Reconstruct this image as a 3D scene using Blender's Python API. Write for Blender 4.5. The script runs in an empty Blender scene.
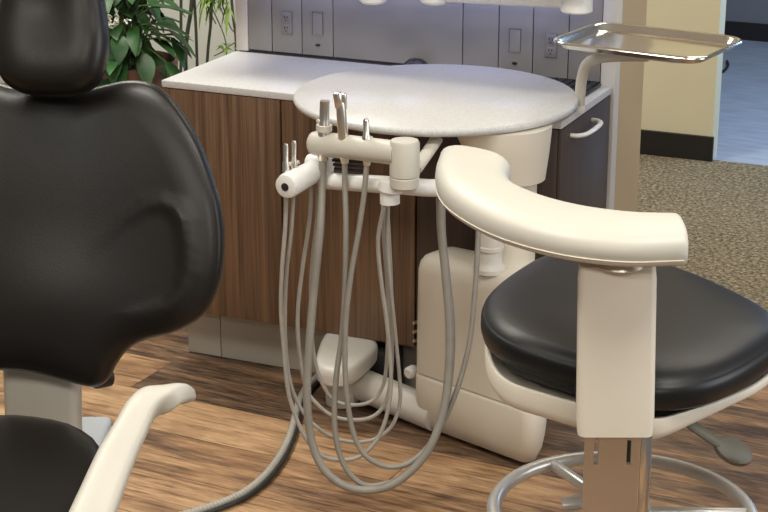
import bpy, bmesh, math, random
from mathutils import Vector, Matrix, Quaternion
random.seed(7)
R = math.radians
PI = math.pi
sc = bpy.context.scene
col = sc.collection

# ------------------------------------------------------------------ camera numbers
F, TILT, H = 1750.0, R(18.5), 1.71
ct, st = math.cos(TILT), math.sin(TILT)
def ray(x, y):
    u, v = (x - 384) / F, (256 - y) / F
    return Vector((u, ct + v * st, -st + v * ct))
def on(x, y, Z):                      # point of a pixel on the level plane z = Z
    r = ray(x, y); return Vector((0, 0, H)) + r * ((Z - H) / r.z)
def at(x, y, Y):                      # point of a pixel at distance Y
    r = ray(x, y); return Vector((0, 0, H)) + r * (Y / r.y)

# ------------------------------------------------------------------ materials
def mat(name, base=(.8, .8, .8), rough=.5, metal=0.0, spec=.5):
    m = bpy.data.materials.new(name); m.use_nodes = True
    b = m.node_tree.nodes['Principled BSDF']
    b.inputs['Base Color'].default_value = (*base, 1)
    b.inputs['Roughness'].default_value = rough
    b.inputs['Metallic'].default_value = metal
    b.inputs['Specular IOR Level'].default_value = spec
    return m, m.node_tree, b
def nd(nt, t, **kw):
    n = nt.nodes.new(t)
    for k, v in kw.items(): setattr(n, k, v)
    return n
def coords(nt, scale=(1, 1, 1), rot=(0, 0, 0), kind='Object'):
    tc = nd(nt, 'ShaderNodeTexCoord'); mp = nd(nt, 'ShaderNodeMapping')
    mp.inputs['Scale'].default_value = scale; mp.inputs['Rotation'].default_value = rot
    nt.links.new(tc.outputs[kind], mp.inputs['Vector']); return mp.outputs['Vector']
def noise(nt, vec, scale, detail=3, rough=.55):
    n = nd(nt, 'ShaderNodeTexNoise'); n.inputs['Scale'].default_value = scale
    n.inputs['Detail'].default_value = detail; n.inputs['Roughness'].default_value = rough
    nt.links.new(vec, n.inputs['Vector']); return n
def ramp(nt, fac, stops):
    r = nd(nt, 'ShaderNodeValToRGB'); e = r.color_ramp.elements
    while len(e) < len(stops): e.new(.5)
    for i, (p, c) in enumerate(stops):
        e[i].position = p; e[i].color = (*c, 1)
    nt.links.new(fac, r.inputs['Fac']); return r.outputs['Color']
def bump(nt, b, h, strength, dist=.002):
    n = nd(nt, 'ShaderNodeBump'); n.inputs['Strength'].default_value = strength
    n.inputs['Distance'].default_value = dist
    nt.links.new(h, n.inputs['Height']); nt.links.new(n.outputs['Normal'], b.inputs['Normal'])
def mixc(nt, fac, a, bb, mode='MIX'):
    n = nd(nt, 'ShaderNodeMix', data_type='RGBA', blend_type=mode)
    for s, v in ((n.inputs['Factor'], fac), (n.inputs['A'], a), (n.inputs['B'], bb)):
        if isinstance(v, (int, float)): s.default_value = v
        elif isinstance(v, tuple): s.default_value = (*v, 1)
        else: nt.links.new(v, s)
    return n.outputs['Result']

def varied(name, base, rough, amount=.06, scale=6, metal=0.0, spec=.5, bmp=0):
    m, nt, b = mat(name, base, rough, metal, spec)
    v = coords(nt); n = noise(nt, v, scale, 4)
    lo = tuple(c * (1 - amount) for c in base); hi = tuple(min(1, c * (1 + amount)) for c in base)
    nt.links.new(ramp(nt, n.outputs['Fac'], [(.3, lo), (.7, hi)]), b.inputs['Base Color'])
    if bmp:
        n2 = noise(nt, v, 350, 2); bump(nt, b, n2.outputs['Fac'], bmp, .001)
    return m

M = {}
M['cream'] = varied('cream_plastic', (.54, .51, .44), .42, .03)
M['cream_pad'] = varied('cream_vinyl', (.53, .505, .44), .45, .02, bmp=.08)
M['white'] = varied('white_plastic', (.74, .73, .70), .38, .03)
M['warm_white'] = varied('warm_white_plastic', (.66, .63, .57), .4, .03)
M['offwhite'] = varied('offwhite_shell', (.70, .645, .545), .45, .03)
M['grey_paint'] = varied('grey_painted_steel', (.50, .49, .46), .30, .05, spec=.6, metal=.45)
M['hose'] = varied('taupe_rubber_hose', (.245, .225, .19), .5, .08, 30)
M['hose_light'] = varied('pale_grey_hose', (.36, .335, .295), .5, .08, 30)
M['lever'] = varied('olive_grey_plastic', (.085, .077, .058), .55, .08)
M['chrome'] = varied('polished_steel', (.78, .76, .70), .16, .04, metal=1)
M['tool'] = varied('satin_instrument_steel', (.80, .76, .68), .28, .06, 40, metal=1)
M['dark'] = varied('dark_plastic', (.018, .017, .016), .45, .1)
M['key'] = varied('key_plastic', (.012, .012, .013), .7, .1)
M['dark_base'] = varied('dark_vinyl_baseboard', (.013, .011, .010), .5, .1)
M['wall_cream'] = varied('cream_wall_paint', (.70, .64, .45), .75, .03, 3)
M['wall_tan'] = varied('tan_wall_paint', (.50, .375, .215), .7, .04, 3)
M['wall_green'] = varied('pale_green_wall_paint', (.78, .80, .74), .8, .03, 3)
M['wall_grey'] = varied('grey_wall_paint', (.20, .20, .22), .8, .03, 3)
M['panel'] = varied('lavender_grey_laminate', (.265, .25, .245), .42, .02, 4)
M['panel_line'] = varied('dark_joint_line', (.10, .095, .10), .6, .05)
M['plate_line'] = varied('grey_plate_edge', (.15, .14, .145), .55, .05)
M['plate'] = varied('grey_outlet_plate', (.235, .225, .225), .45, .03)
M['post'] = varied('pale_end_post', (.62, .59, .55), .5, .02)
M['toe'] = varied('beige_toe_panel', (.44, .40, .34), .55, .03)
M['ceiling'] = varied('white_ceiling', (.8, .8, .78), .9, .02)
M['bluewhite'] = varied('cool_white_cover', (.60, .65, .70), .4, .03)
M['soil'] = varied('potting_soil', (.03, .02, .013), .95, .4, 40)
M['pot'] = varied('brown_ceramic', (.16, .085, .06), .45, .15, 8)
M['stem'] = varied('green_plant_stem', (.10, .16, .05), .6, .2, 20)
M['cane'] = varied('dark_plant_cane', (.055, .065, .045), .7, .25, 25)

# leather
def leather(name, base, rough):
    m, nt, b = mat(name, base, rough, 0, .36)
    v = coords(nt); n = noise(nt, v, 420, 3); n2 = noise(nt, v, 5, 2)
    nt.links.new(ramp(nt, n2.outputs['Fac'], [(.3, tuple(c * .85 for c in base)), (.7, tuple(c * 1.15 for c in base))]), b.inputs['Base Color'])
    bump(nt, b, n.outputs['Fac'], .12, .0012)
    return m
M['leather'] = leather('charcoal_vinyl', (.0095, .0078, .0066), .36)
M['leather_stool'] = leather('black_vinyl', (.0065, .0065, .007), .40)

# brushed steel
M['brushed'] = varied('brushed_steel', (.55, .48, .40), .36, .03, 3, metal=.9)

# vertical grain walnut laminate
def laminate(name, dark, light):
    m, nt, b = mat(name, light, .42)
    v = coords(nt, (42, 42, .9)); n = noise(nt, v, 1.6, 5, .6)
    v2 = coords(nt, (120, 120, 2.2)); n2 = noise(nt, v2, 2.0, 2)
    c1 = ramp(nt, n.outputs['Fac'], [(.30, dark), (.5, tuple((a + c) / 2 for a, c in zip(dark, light))), (.70, light)])
    c2 = mixc(nt, .35, c1, ramp(nt, n2.outputs['Fac'], [(.35, dark), (.65, light)]))
    nt.links.new(c2, b.inputs['Base Color']); return m
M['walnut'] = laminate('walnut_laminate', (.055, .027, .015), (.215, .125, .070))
M['walnut_dark_shaded'] = laminate('dark_shaded_walnut_laminate', (.040, .026, .021), (.075, .052, .042))  # darker walnut copy; the round table's shade is put into its colour

# speckled solid surface
m, nt, b = mat('speckled_solid_surface', (.75, .74, .72), .32)
v = coords(nt); n = noise(nt, v, 260, 2); n2 = noise(nt, v, 95, 2)
c = ramp(nt, n.outputs['Fac'], [(.30, (.41, .405, .39)), (.44, (.54, .535, .52)), (.62, (.58, .575, .56)), (.75, (.66, .655, .64))])
nt.links.new(mixc(nt, .25, c, ramp(nt, n2.outputs['Fac'], [(.35, (.52, .51, .50)), (.6, (.66, .655, .65))])), b.inputs['Base Color'])
M['solid'] = m

# wood plank floor
m, nt, b = mat('wood_planks', (.4, .25, .15), .42)
v = coords(nt, (1, 1, 1), (0, 0, R(3)))
br = nd(nt, 'ShaderNodeTexBrick'); br.offset = .37; br.squash = 1
for k, val in (('Scale', 1.0), ('Mortar Size', .0012), ('Mortar Smooth', .2), ('Bias', 0.0), ('Brick Width', 1.3), ('Row Height', .19)):
    br.inputs[k].default_value = val
br.inputs['Color1'].default_value = (0, 0, 0, 1); br.inputs['Color2'].default_value = (1, 1, 1, 1)
br.inputs['Mortar'].default_value = (.45, .45, .45, 1)
nt.links.new(v, br.inputs['Vector'])
sx = nd(nt, 'ShaderNodeSeparateColor'); nt.links.new(br.outputs['Color'], sx.inputs['Color'])
# grain shifted per plank
comb = nd(nt, 'ShaderNodeVectorMath', operation='ADD')
cs = nd(nt, 'ShaderNodeCombineXYZ'); mul = nd(nt, 'ShaderNodeMath', operation='MULTIPLY'); mul.inputs[1].default_value = 17.0
nt.links.new(sx.outputs['Red'], mul.inputs[0])
for k in 'XYZ': nt.links.new(mul.outputs[0], cs.inputs[k])
nt.links.new(v, comb.inputs[0]); nt.links.new(cs.outputs[0], comb.inputs[1])
st_ = nd(nt, 'ShaderNodeMapping'); st_.inputs['Scale'].default_value = (1.3, 10, 1)
nt.links.new(comb.outputs[0], st_.inputs['Vector'])
g1 = noise(nt, st_.outputs[0], 1.6, 6, .62)
st2 = nd(nt, 'ShaderNodeMapping'); st2.inputs['Scale'].default_value = (6, 64, 1)
nt.links.new(comb.outputs[0], st2.inputs['Vector'])
g2 = noise(nt, st2.outputs[0], 2.4, 4, .65)
st3 = nd(nt, 'ShaderNodeMapping'); st3.inputs['Scale'].default_value = (2.0, 4.2, 1)
nt.links.new(comb.outputs[0], st3.inputs['Vector'])
g3 = noise(nt, st3.outputs[0], 2.1, 3, .5)
mx = nd(nt, 'ShaderNodeMath', operation='MULTIPLY_ADD'); mx.inputs[1].default_value = .30
nt.links.new(sx.outputs['Red'], mx.inputs[0])
m2 = nd(nt, 'ShaderNodeMath', operation='MULTIPLY'); m2.inputs[1].default_value = .78
nt.links.new(g1.outputs['Fac'], m2.inputs[0]); nt.links.new(m2.outputs[0], mx.inputs[2])
c1 = ramp(nt, mx.outputs[0], [(.37, (.040, .023, .016)), (.46, (.13, .072, .040)), (.55, (.34, .185, .085)), (.70, (.58, .365, .19))])
c2 = mixc(nt, .30, c1, ramp(nt, g2.outputs['Fac'], [(.36, (.03, .018, .013)), (.48, (.24, .14, .08)), (.64, (.60, .40, .24))]))
knots = ramp(nt, g3.outputs['Fac'], [(.30, (.30, .26, .24)), (.45, (1, 1, 1))])
c3 = mixc(nt, .75, c2, knots, 'MULTIPLY')
st4 = nd(nt, 'ShaderNodeMapping'); st4.inputs['Scale'].default_value = (2.6, 34, 1)
nt.links.new(comb.outputs[0], st4.inputs['Vector'])
g4 = noise(nt, st4.outputs[0], 1.9, 5, .7)
c3 = mixc(nt, .8, c3, ramp(nt, g4.outputs['Fac'], [(.36, (.30, .25, .22)), (.45, (.85, .83, .80)), (.50, (1, 1, 1))]), 'MULTIPLY')
gap = mixc(nt, br.outputs['Fac'], c3, (.05, .03, .02))
nt.links.new(gap, b.inputs['Base Color'])
bump(nt, b, g2.outputs['Fac'], .12, .001); M['floor'] = m

# carpet
m, nt, b = mat('flecked_carpet', (.3, .25, .19), .95, 0, .1)
v = coords(nt); n = noise(nt, v, 75, 4, .75); n2 = noise(nt, v, 2.5, 2)
c = ramp(nt, n.outputs['Fac'], [(.34, (.035, .025, .014)), (.46, (.15, .115, .066)), (.55, (.29, .235, .145)), (.68, (.52, .44, .295))])
nt.links.new(mixc(nt, .15, c, ramp(nt, n2.outputs['Fac'], [(.3, (.15, .12, .09)), (.7, (.35, .28, .2))])), b.inputs['Base Color'])
bump(nt, b, n.outputs['Fac'], .8, .006); M['carpet'] = m
# vinyl in the next room
m, nt, b = mat('pale_blue_grey_vinyl', (.42, .47, .55), .5)
v = coords(nt, (3, 14, 1)); n = noise(nt, v, 2.2, 4)
nt.links.new(ramp(nt, n.outputs['Fac'], [(.3, (.33, .38, .46)), (.7, (.46, .51, .60))]), b.inputs['Base Color']); M['vinyl'] = m
# leaves
def leafmat(name, a, c):
    m, nt, b = mat(name, a, .42, 0, .3)
    v = coords(nt); n = noise(nt, v, 14, 3)
    nt.links.new(ramp(nt, n.outputs['Fac'], [(.32, a), (.68, c)]), b.inputs['Base Color']); return m
M['leaf'] = leafmat('glossy_green_leaf', (.008, .034, .010), (.035, .11, .028))
M['leaf_light'] = leafmat('fresh_green_leaf', (.07, .16, .02), (.24, .36, .07))
M['leaf_white'] = varied('white_flower', (.75, .78, .70), .6, .05)
m, nt, b = mat('cool_led_strip', (.9, .9, 1), .4)
b.inputs['Emission Color'].default_value = (.55, .62, 1, 1); b.inputs['Emission Strength'].default_value = 4; M['led'] = m
# corrugated silver and black umbilical
m, nt, b = mat('ribbed_silver_tubing', (.5, .5, .48), .35, .4)
M['ribbed'] = m

# ------------------------------------------------------------------ object helpers
def obj(name, bm, m, parent=None, loc=None, sharp=40):
    bmesh.ops.recalc_face_normals(bm, faces=bm.faces[:])
    a = R(sharp)
    for f in bm.faces: f.smooth = True
    for e in bm.edges:
        if len(e.link_faces) == 2 and e.calc_face_angle(0) > a: e.smooth = False
    me = bpy.data.meshes.new(name); bm.to_mesh(me); bm.free()
    o = bpy.data.objects.new(name, me); col.objects.link(o)
    if m is not None: me.materials.append(m if not isinstance(m, str) else M[m])
    if parent: o.parent = parent
    if loc is not None: o.location = loc
    return o
def tag(o, label, cat, group=None):
    o['label'] = label; o['category'] = cat
    if group: o['group'] = group
    return o
def thing(name, label, cat, loc=(0, 0, 0), rz=0, group=None):
    o = bpy.data.objects.new(name, None); col.objects.link(o)
    o.location = loc; o.rotation_euler = (0, 0, rz); o.empty_display_size = .05
    return tag(o, label, cat, group)
def struct(name, bm, m, loc=None, rz=0):
    o = obj(name, bm, m, None, loc); o.rotation_euler = (0, 0, rz); o['kind'] = 'structure'; return o
def copy_tree(o, parent=None):
    c = o.copy(); col.objects.link(c)
    if parent: c.parent = parent
    for ch in list(o.children): copy_tree(ch, c)
    return c

def box(bm, x0, x1, y0, y1, z0, z1, bev=0.0, seg=2):
    t = bmesh.new()
    bmesh.ops.create_cube(t, size=1)
    for v_ in t.verts:
        v_.co = Vector(((x0 + x1) / 2 + v_.co.x * (x1 - x0), (y0 + y1) / 2 + v_.co.y * (y1 - y0), (z0 + z1) / 2 + v_.co.z * (z1 - z0)))
    if bev: bmesh.ops.bevel(t, geom=t.edges[:], offset=bev, segments=seg, profile=.5, affect='EDGES')
    merge(bm, t)
def merge(bm, t, mtx=None):
    if mtx is not None: bmesh.ops.transform(t, matrix=mtx, verts=t.verts[:])
    me = bpy.data.meshes.new('tmp'); t.to_mesh(me); t.free(); bm.from_mesh(me); bpy.data.meshes.remove(me)
def bbox(*a, **k):
    bm = bmesh.new(); box(bm, *a, **k); return bm
def catmull(P, n=8):
    P = [Vector(p) for p in P]; out = []
    Q = [P[0] * 2 - P[1]] + P + [P[-1] * 2 - P[-2]]
    for i in range(1, len(Q) - 2):
        a, b_, c_, d_ = Q[i - 1:i + 3]
        for k in range(n):
            t = k / n
            out.append(.5 * ((2 * b_) + (c_ - a) * t + (2 * a - 5 * b_ + 4 * c_ - d_) * t * t + (3 * b_ - a - 3 * c_ + d_) * t ** 3))
    out.append(P[-1]); return out
def sweep(bm, path, rad, n=12, flat=1.0, caps=True, up=None):
    """tube along path; rad number or list; flat squeezes the second axis"""
    N = len(path); path = [Vector(p) for p in path]
    rad = rad if isinstance(rad, (list, tuple)) else [rad] * N
    tang = [(path[min(i + 1, N - 1)] - path[max(i - 1, 0)]).normalized() for i in range(N)]
    nrm = Vector(up) if up else (Vector((0, 0, 1)) if abs(tang[0].z) < .9 else Vector((1, 0, 0)))
    rings = []
    for i in range(N):
        t = tang[i]
        nrm = ((Vector(up) if up else nrm) - t * t.dot(Vector(up) if up else nrm)).normalized()
        b_ = t.cross(nrm)
        rings.append([bm.verts.new(path[i] + (b_ * math.cos(2 * PI * k / n) + nrm * (flat * math.sin(2 * PI * k / n))) * rad[i]) for k in range(n)])
    for i in range(N - 1):
        for k in range(n):
            bm.faces.new((rings[i][k], rings[i][(k + 1) % n], rings[i + 1][(k + 1) % n], rings[i + 1][k]))
    if caps:
        bm.faces.new(rings[0][::-1]); bm.faces.new(rings[-1])
    return bm
def tube(path, r, n=12, smooth=8, **k):
    bm = bmesh.new()
    p = catmull(path, smooth) if smooth else path
    return sweep(bm, p, r, n, **k)
def lathe(profile, n=40, axis=None, origin=(0, 0, 0)):
    """profile (r, z) from bottom to top; axis turns z"""
    bm = bmesh.new(); rings = []
    q = Vector((0, 0, 1)).rotation_difference(Vector(axis).normalized()) if axis else Quaternion()
    o = Vector(origin)
    for r, z in profile:
        if r < 1e-6: rings.append([bm.verts.new(o + q @ Vector((0, 0, z)))])
        else: rings.append([bm.verts.new(o + q @ Vector((r * math.cos(2 * PI * k / n), r * math.sin(2 * PI * k / n), z))) for k in range(n)])
    for a, b_ in zip(rings, rings[1:]):
        for k in range(n):
            k2 = (k + 1) % n
            if len(a) == 1 and len(b_) == 1: continue
            if len(a) == 1: bm.faces.new((a[0], b_[k2], b_[k]))
            elif len(b_) == 1: bm.faces.new((a[k], a[k2], b_[0]))
            else: bm.faces.new((a[k], a[k2], b_[k2], b_[k]))
    return bm
def rod(a, b_, r, n=20, bev=.003):
    a, b_ = Vector(a), Vector(b_); L = (b_ - a).length; e = min(bev, r * .6, L * .3)
    return lathe([(0, 0), (r - e, 0), (r - e * .3, e * .3), (r, e), (r, L - e), (r - e * .3, L - e * .3), (r - e, L), (0, L)], n, b_ - a, a)
def resample(P, n):
    P = [Vector(p) for p in P]; d = [0]
    for a, b_ in zip(P, P[1:] + P[:1]): d.append(d[-1] + (b_ - a).length)
    out = []; j = 0; Q = P + [P[0]]
    for i in range(n):
        s = d[-1] * i / n
        while d[j + 1] < s: j += 1
        t = (s - d[j]) / max(1e-9, d[j + 1] - d[j]); out.append(Q[j].lerp(Q[j + 1], t))
    return out
def smooth_closed(P, n):
    P = [Vector(p) for p in P]; N = len(P); out = []
    for i in range(N):
        a, b_, c_, d_ = P[i - 1], P[i], P[(i + 1) % N], P[(i + 2) % N]
        for k in range(6):
            t = k / 6
            out.append(.5 * ((2 * b_) + (c_ - a) * t + (2 * a - 5 * b_ + 4 * c_ - d_) * t * t + (3 * b_ - a - 3 * c_ + d_) * t ** 3))
    return resample(out, n)
def cushion(outline, center, prof, disp=None, n=120, frame=None):
    """rings of the outline scaled to center; prof = [(inset in m, height)...] ; frame maps (x, y, h) to world"""
    O = smooth_closed([(p[0], p[1], 0) for p in outline], n); C_ = Vector((center[0], center[1], 0))
    bm = bmesh.new(); rings = []
    maxr = max((o - C_).length for o in O)
    for inset, h in prof:
        ring = []
        for o in O:
            dlen = (o - C_).length
            s = (dlen - inset) / dlen if inset < .06 else None
            if s is None:                                     # beyond the edge zone scale evenly
                s = ((dlen - .06) / dlen) * (1 - (inset - .06) / (maxr - .06))
            p = C_ + (o - C_) * max(s, 0.0)
            hh = h + (disp(p.x, p.y, h) if disp else 0)
            ring.append(bm.verts.new(frame(p.x, p.y, hh) if frame else (p.x, p.y, hh)))
        rings.append(ring)
    for a, b_ in zip(rings, rings[1:]):
        for k in range(n):
            bm.faces.new((a[k], a[(k + 1) % n], b_[(k + 1) % n], b_[k]))
    bm.faces.new(rings[0][::-1]); bm.faces.new(rings[-1])
    return bm
def prism(poly, z0, z1, bev=0.0, seg=3):
    bm = bmesh.new()
    lo = [bm.verts.new((p[0], p[1], z0)) for p in poly]; hi = [bm.verts.new((p[0], p[1], z1)) for p in poly]
    n = len(poly)
    bm.faces.new(lo[::-1]); bm.faces.new(hi)
    for k in range(n): bm.faces.new((lo[k], lo[(k + 1) % n], hi[(k + 1) % n], hi[k]))
    if bev:
        e = [e for e in bm.edges if abs(e.verts[0].co.z - e.verts[1].co.z) < 1e-7]
        bmesh.ops.bevel(bm, geom=e, offset=bev, segments=seg, profile=.5, affect='EDGES')
    return bm
def rrect(x0, x1, y0, y1, r, n=6):
    out = []
    for cx, cy, a0 in ((x1 - r, y1 - r, 0), (x0 + r, y1 - r, 90), (x0 + r, y0 + r, 180), (x1 - r, y0 + r, 270)):
        for k in range(n + 1):
            a = R(a0 + 90 * k / n); out.append((cx + r * math.cos(a), cy + r * math.sin(a)))
    return out

# ------------------------------------------------------------------ the treatment unit's own frame
YAW = -R(24); ORG = Vector((-.551, 4.24, 0))
EX = Vector((math.cos(YAW), math.sin(YAW), 0)); EY = Vector((-math.sin(YAW), math.cos(YAW), 0))
def W(lx, ly, z): return ORG + EX * lx + EY * ly + Vector((0, 0, z))

# ------------------------------------------------------------------ setting
def plate(x0, x1, y0, y1, z0, z1): return bbox(x0, x1, y0, y1, z0, z1)
struct('floor', plate(-3.2, 3.2, -4.6, .78, -.05, 0), 'floor', ORG, YAW)
struct('floor_carpet', plate(-3.2, 3.2, .78, 2.53, -.05, .001), 'carpet', ORG, YAW)
struct('floor_hallway', plate(-.6, 3.2, 2.53, 4.9, -.05, 0), 'vinyl', ORG, YAW)
struct('wall_back', plate(.12, .80, 2.515, 2.60, 0, 2.7), 'wall_cream', ORG, YAW)
struct('baseboard_back', plate(.12, .806, 2.50, 2.515, .001, .092), 'dark_base', ORG, YAW)
struct('wall_left', plate(-3.2, .12, 2.515, 2.60, 0, 2.7), 'wall_green', ORG, YAW)
struct('wall_far', plate(-.6, 3.2, 4.78, 4.88, 0, 2.7), 'wall_grey', ORG, YAW)
struct('baseboard_far', plate(-.6, 3.2, 4.765, 4.78, 0, .085), 'dark_base', ORG, YAW)
struct('wall_partition', plate(.006, 1.042, .43, .655, 0, 2.7), 'wall_tan', ORG, YAW)
struct('ceiling', plate(-3.2, 3.2, -4.6, 4.9, 2.7, 2.75), 'ceiling', ORG, YAW)

# ------------------------------------------------------------------ cabinet, counter, backsplash
cab = thing('dental_cabinet', 'walnut laminate cabinet with beige base under the pale counter', 'cabinet', ORG, YAW)
obj('carcass', bbox(.004, 1.03, .022, .384, .152, .731), 'walnut_dark_shaded', cab)
for x0, x1, mm in ((.001, .326, 'walnut'), (.331, .682, 'walnut'), (.687, 1.03, 'walnut_dark_shaded')):  # right door gets the copy with the table's shadow painted in
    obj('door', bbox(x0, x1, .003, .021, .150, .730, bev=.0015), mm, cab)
obj('side_drawer', bbox(1.0305, 1.039, .004, .378, .150, .730, bev=.0015), 'walnut_dark_shaded', cab)
dr = [o for o in cab.children if o.name.startswith('side_drawer')][0]
hb = tube([(1.039, .070, .702), (1.054, .073, .702), (1.068, .095, .702), (1.072, .15, .702), (1.068, .205, .702), (1.054, .227, .702), (1.039, .230, .702)], .0065, 10, flat=.8)
o = obj('handle', hb, 'white', dr); o['label'] = 'white D-shaped drawer pull'
for x0, x1 in ((.003, .1), (.1025, 1.03)):
    obj('base_panel', bbox(x0, x1, .078, .384, .002, .151, bev=.0012), 'toe', cab)
ctop = obj('countertop', bbox(0, 1.04, 0, .384, .732, .75, bev=.003), 'solid', None, ORG); ctop.rotation_euler = (0, 0, YAW)
tag(ctop, 'pale speckled countertop with square edge on the walnut cabinet', 'countertop')

bs = thing('backsplash', 'lavender grey panelled backsplash with pale end posts behind the counter', 'backsplash', ORG, YAW)
seams = [.037, .108, .196, .286, .646, .742, .832, .924, 1.008]
obj('backing', bbox(.004, 1.04, .398, .429, .0, 1.35), 'panel_line', bs)
for a, b_ in zip(seams, seams[1:]):
    obj('panel', bbox(a + .0012, b_ - .0012, .388, .398, .757, 1.01, bev=.001), 'panel', bs)
for a, b_ in ((0, .036), (1.009, 1.045)):
    obj('end_post', bbox(a, b_, .386, .429, 0 if a > .5 else .7515, 1.35, bev=.002), 'post', bs)
obj('overhead_shelf', bbox(0, 1.045, .16, .386, 1.02, 1.05, bev=.002), 'white', bs)
obj('light_strip', bbox(.06, .99, .355, .375, 1.006, 1.0195), 'led', bs)

def outlet(lx, z, label):
    t = thing('power_outlet', label, 'outlet', W(lx, .3875, z), YAW, 'outlets on the backsplash'); t.scale = (.84, 1, .76)
    pl = bmesh.new()
    fr = rrect(-.0175, .0175, -.038, .038, .003)
    p = prism(fr, 0, .004, .001)
    merge(pl, p, Matrix.Rotation(R(90), 4, 'X'))
    obj('cover_plate', pl, 'plate', t)
    for zz in (-.018, .018):
        r_ = obj('receptacle', bbox(-.011, .011, -.0060, -.0042, zz - .0125, zz + .0125, bev=.001), 'plate', t)
        for q in (-.0045, .0045): obj('slot', bbox(q - .0013, q + .0013, -.0068, -.0055, zz - .001, zz + .008), 'dark', r_)
        obj('slot', bbox(-.002, .002, -.0068, -.0055, zz - .0095, zz - .0055), 'dark', r_)
    fb = bmesh.new()
    for s in (-1, 1):
        box(fb, s * .0182 - .0007, s * .0182 + .0007, -.0026, 0, -.039, .039); box(fb, -.0189, .0189, -.0026, 0, s * .0387 - .0007, s * .0387 + .0007)
    obj('surround', fb, 'plate_line', t)
outlet(.153, .836, 'grey duplex power outlet at the left end of the backsplash')
outlet(.880, .838, 'grey duplex power outlet on the backsplash behind the tray corner')
def recess(lx, z, label):
    t = thing('recessed_cover', label, 'wall plate', W(lx, .3875, z), YAW, 'blank cover plates on the backsplash'); t.scale = (.86, 1, .80)
    pl = prism(rrect(-.016, .016, -.036, .036, .003), 0, .003, .001)
    b2 = bmesh.new(); merge(b2, pl, Matrix.Rotation(R(90), 4, 'X'))
    obj('cover_plate', b2, 'panel', t)
    fb = bmesh.new()
    box(fb, -.0180, -.0164, -.004, 0, -.037, .037); box(fb, .0166, .0174, -.003, 0, -.037, .037); box(fb, -.018, .017, -.004, 0, .0362, .0376)
    obj('surround', fb, 'plate_line', t)
    sl = prism(rrect(-.007, .007, -.0035, .0035, .003), 0, .004)
    b3 = bmesh.new(); merge(b3, sl, Matrix.Translation((0, 0, -.071)) @ Matrix.Rotation(R(90), 4, 'X'))
    obj('catch', b3, 'dark', t)
recess(.243, .842, 'blank rectangular cover with dark catch beside the left outlet')
recess(.786, .842, 'blank rectangular cover with dark catch in the backsplash right half')

# fixtures cut by the top edge of the photo, hung from the overhead shelf
ar = thing('swing_arm', 'white horizontal tube arm with a cylindrical end joint at top edge', 'arm', W(.66, .25, .968), YAW)
obj('tube', rod((0, 0, 0), (.30, 0, .007), .0175), 'white', ar)
obj('end_joint', lathe([(0, -.02), (.034, -.02), (.038, -.016), (.036, .035), (.03, .04), (0, .04)], 32, None, (.325, 0, .003)), 'white', ar)
obj('hanger', rod((.325, 0, .043), (.325, 0, .0515), .012), 'white', ar)
obj('hanger', rod((.02, 0, .015), (.02, 0, .0515), .008), 'white', ar)
for lx, zb, lab in ((.462, .934, 'left one of two small white round lamps above the counter'), (.625, .945, 'small white round lamp next to the white arm end')):
    t = thing('puck_lamp', lab, 'lamp', W(lx, .25, zb), YAW, 'round lamps under the shelf')
    obj('housing', lathe([(0, .002), (.024, .002), (.027, 0), (.034, .006), (.036, .02), (.02, .034), (0, .034)], 32), 'white', t)
    obj('stem', rod((0, 0, .033), (0, 0, 1.0195 - zb), .007), 'white', t)

# keyboard and mouse on the counter
kb = thing('keyboard', 'black keyboard lying on the counter behind the round table', 'keyboard', W(.880, .315, .7505), YAW)
obj('keyboard_body', bbox(-.135, .135, -.062, .062, 0, .008, bev=.002), 'dark', kb)
key = None
for r_ in range(5):
    for c_ in range(13):
        x, y = -.122 + c_ * .0203, -.046 + r_ * .023
        if key is None:
            key = obj('key', bbox(-.0085, .0085, -.0095, .0095, 0, .0045, bev=.0015), 'key', kb, (x, y, .008))
        else:
            k2 = key.copy(); col.objects.link(k2); k2.location = (x, y, .008)
ms = thing('computer_mouse', 'small black mouse on the counter at the backsplash', 'mouse', W(.535, .352, .7505), YAW)
bm = lathe([(0, 0), (.030, 0), (.034, .006), (.030, .020), (.018, .029), (0, .032)], 28)
for v_ in bm.verts: v_.co.y *= .85
obj('mouse_shell', bm, 'dark', ms)
obj('scroll_wheel', rod((-.003, -.012, .027), (.003, -.012, .027), .006, 14, .001), 'key', ms)

# ------------------------------------------------------------------ delivery cart with the round work surface
CX, CY = .270, 3.742
cart = thing('dental_delivery_cart', 'cream dental delivery cart with round speckled work surface and pedestal', 'dental cart', (CX, CY, 0))
def C(p): return Vector(p) - Vector((CX, CY, 0))
TC = Vector((.119, 3.94, .785)); TR = .328
obj('work_surface', lathe([(0, -.020), (TR - .012, -.020), (TR - .004, -.017), (TR, -.010), (TR - .001, -.004), (TR - .005, 0), (0, 0)], 128, None, C(TC)), 'solid', cart, sharp=60)
bm = bmesh.new(); rings = []
for x_, r_, z_ in ((.286, .055, .38), (.286, .055, .628), (.285, .058, .634), (.282, .077, .640), (.279, .083, .665), (.272, .094, .70), (.265, .104, .735), (.262, .109, .7645)):
    rings.append([bm.verts.new(C((x_ + r_ * math.cos(2 * PI * k / 56), 3.75 + r_ * math.sin(2 * PI * k / 56), z_))) for k in range(56)])
for a, b_ in zip(rings, rings[1:]):
    for k in range(56): bm.faces.new((a[k], a[(k + 1) % 56], b_[(k + 1) % 56], b_[k]))
bm.faces.new(rings[0][::-1]); bm.faces.new(rings[-1])
obj('pedestal', bm, 'offwhite', cart)
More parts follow.
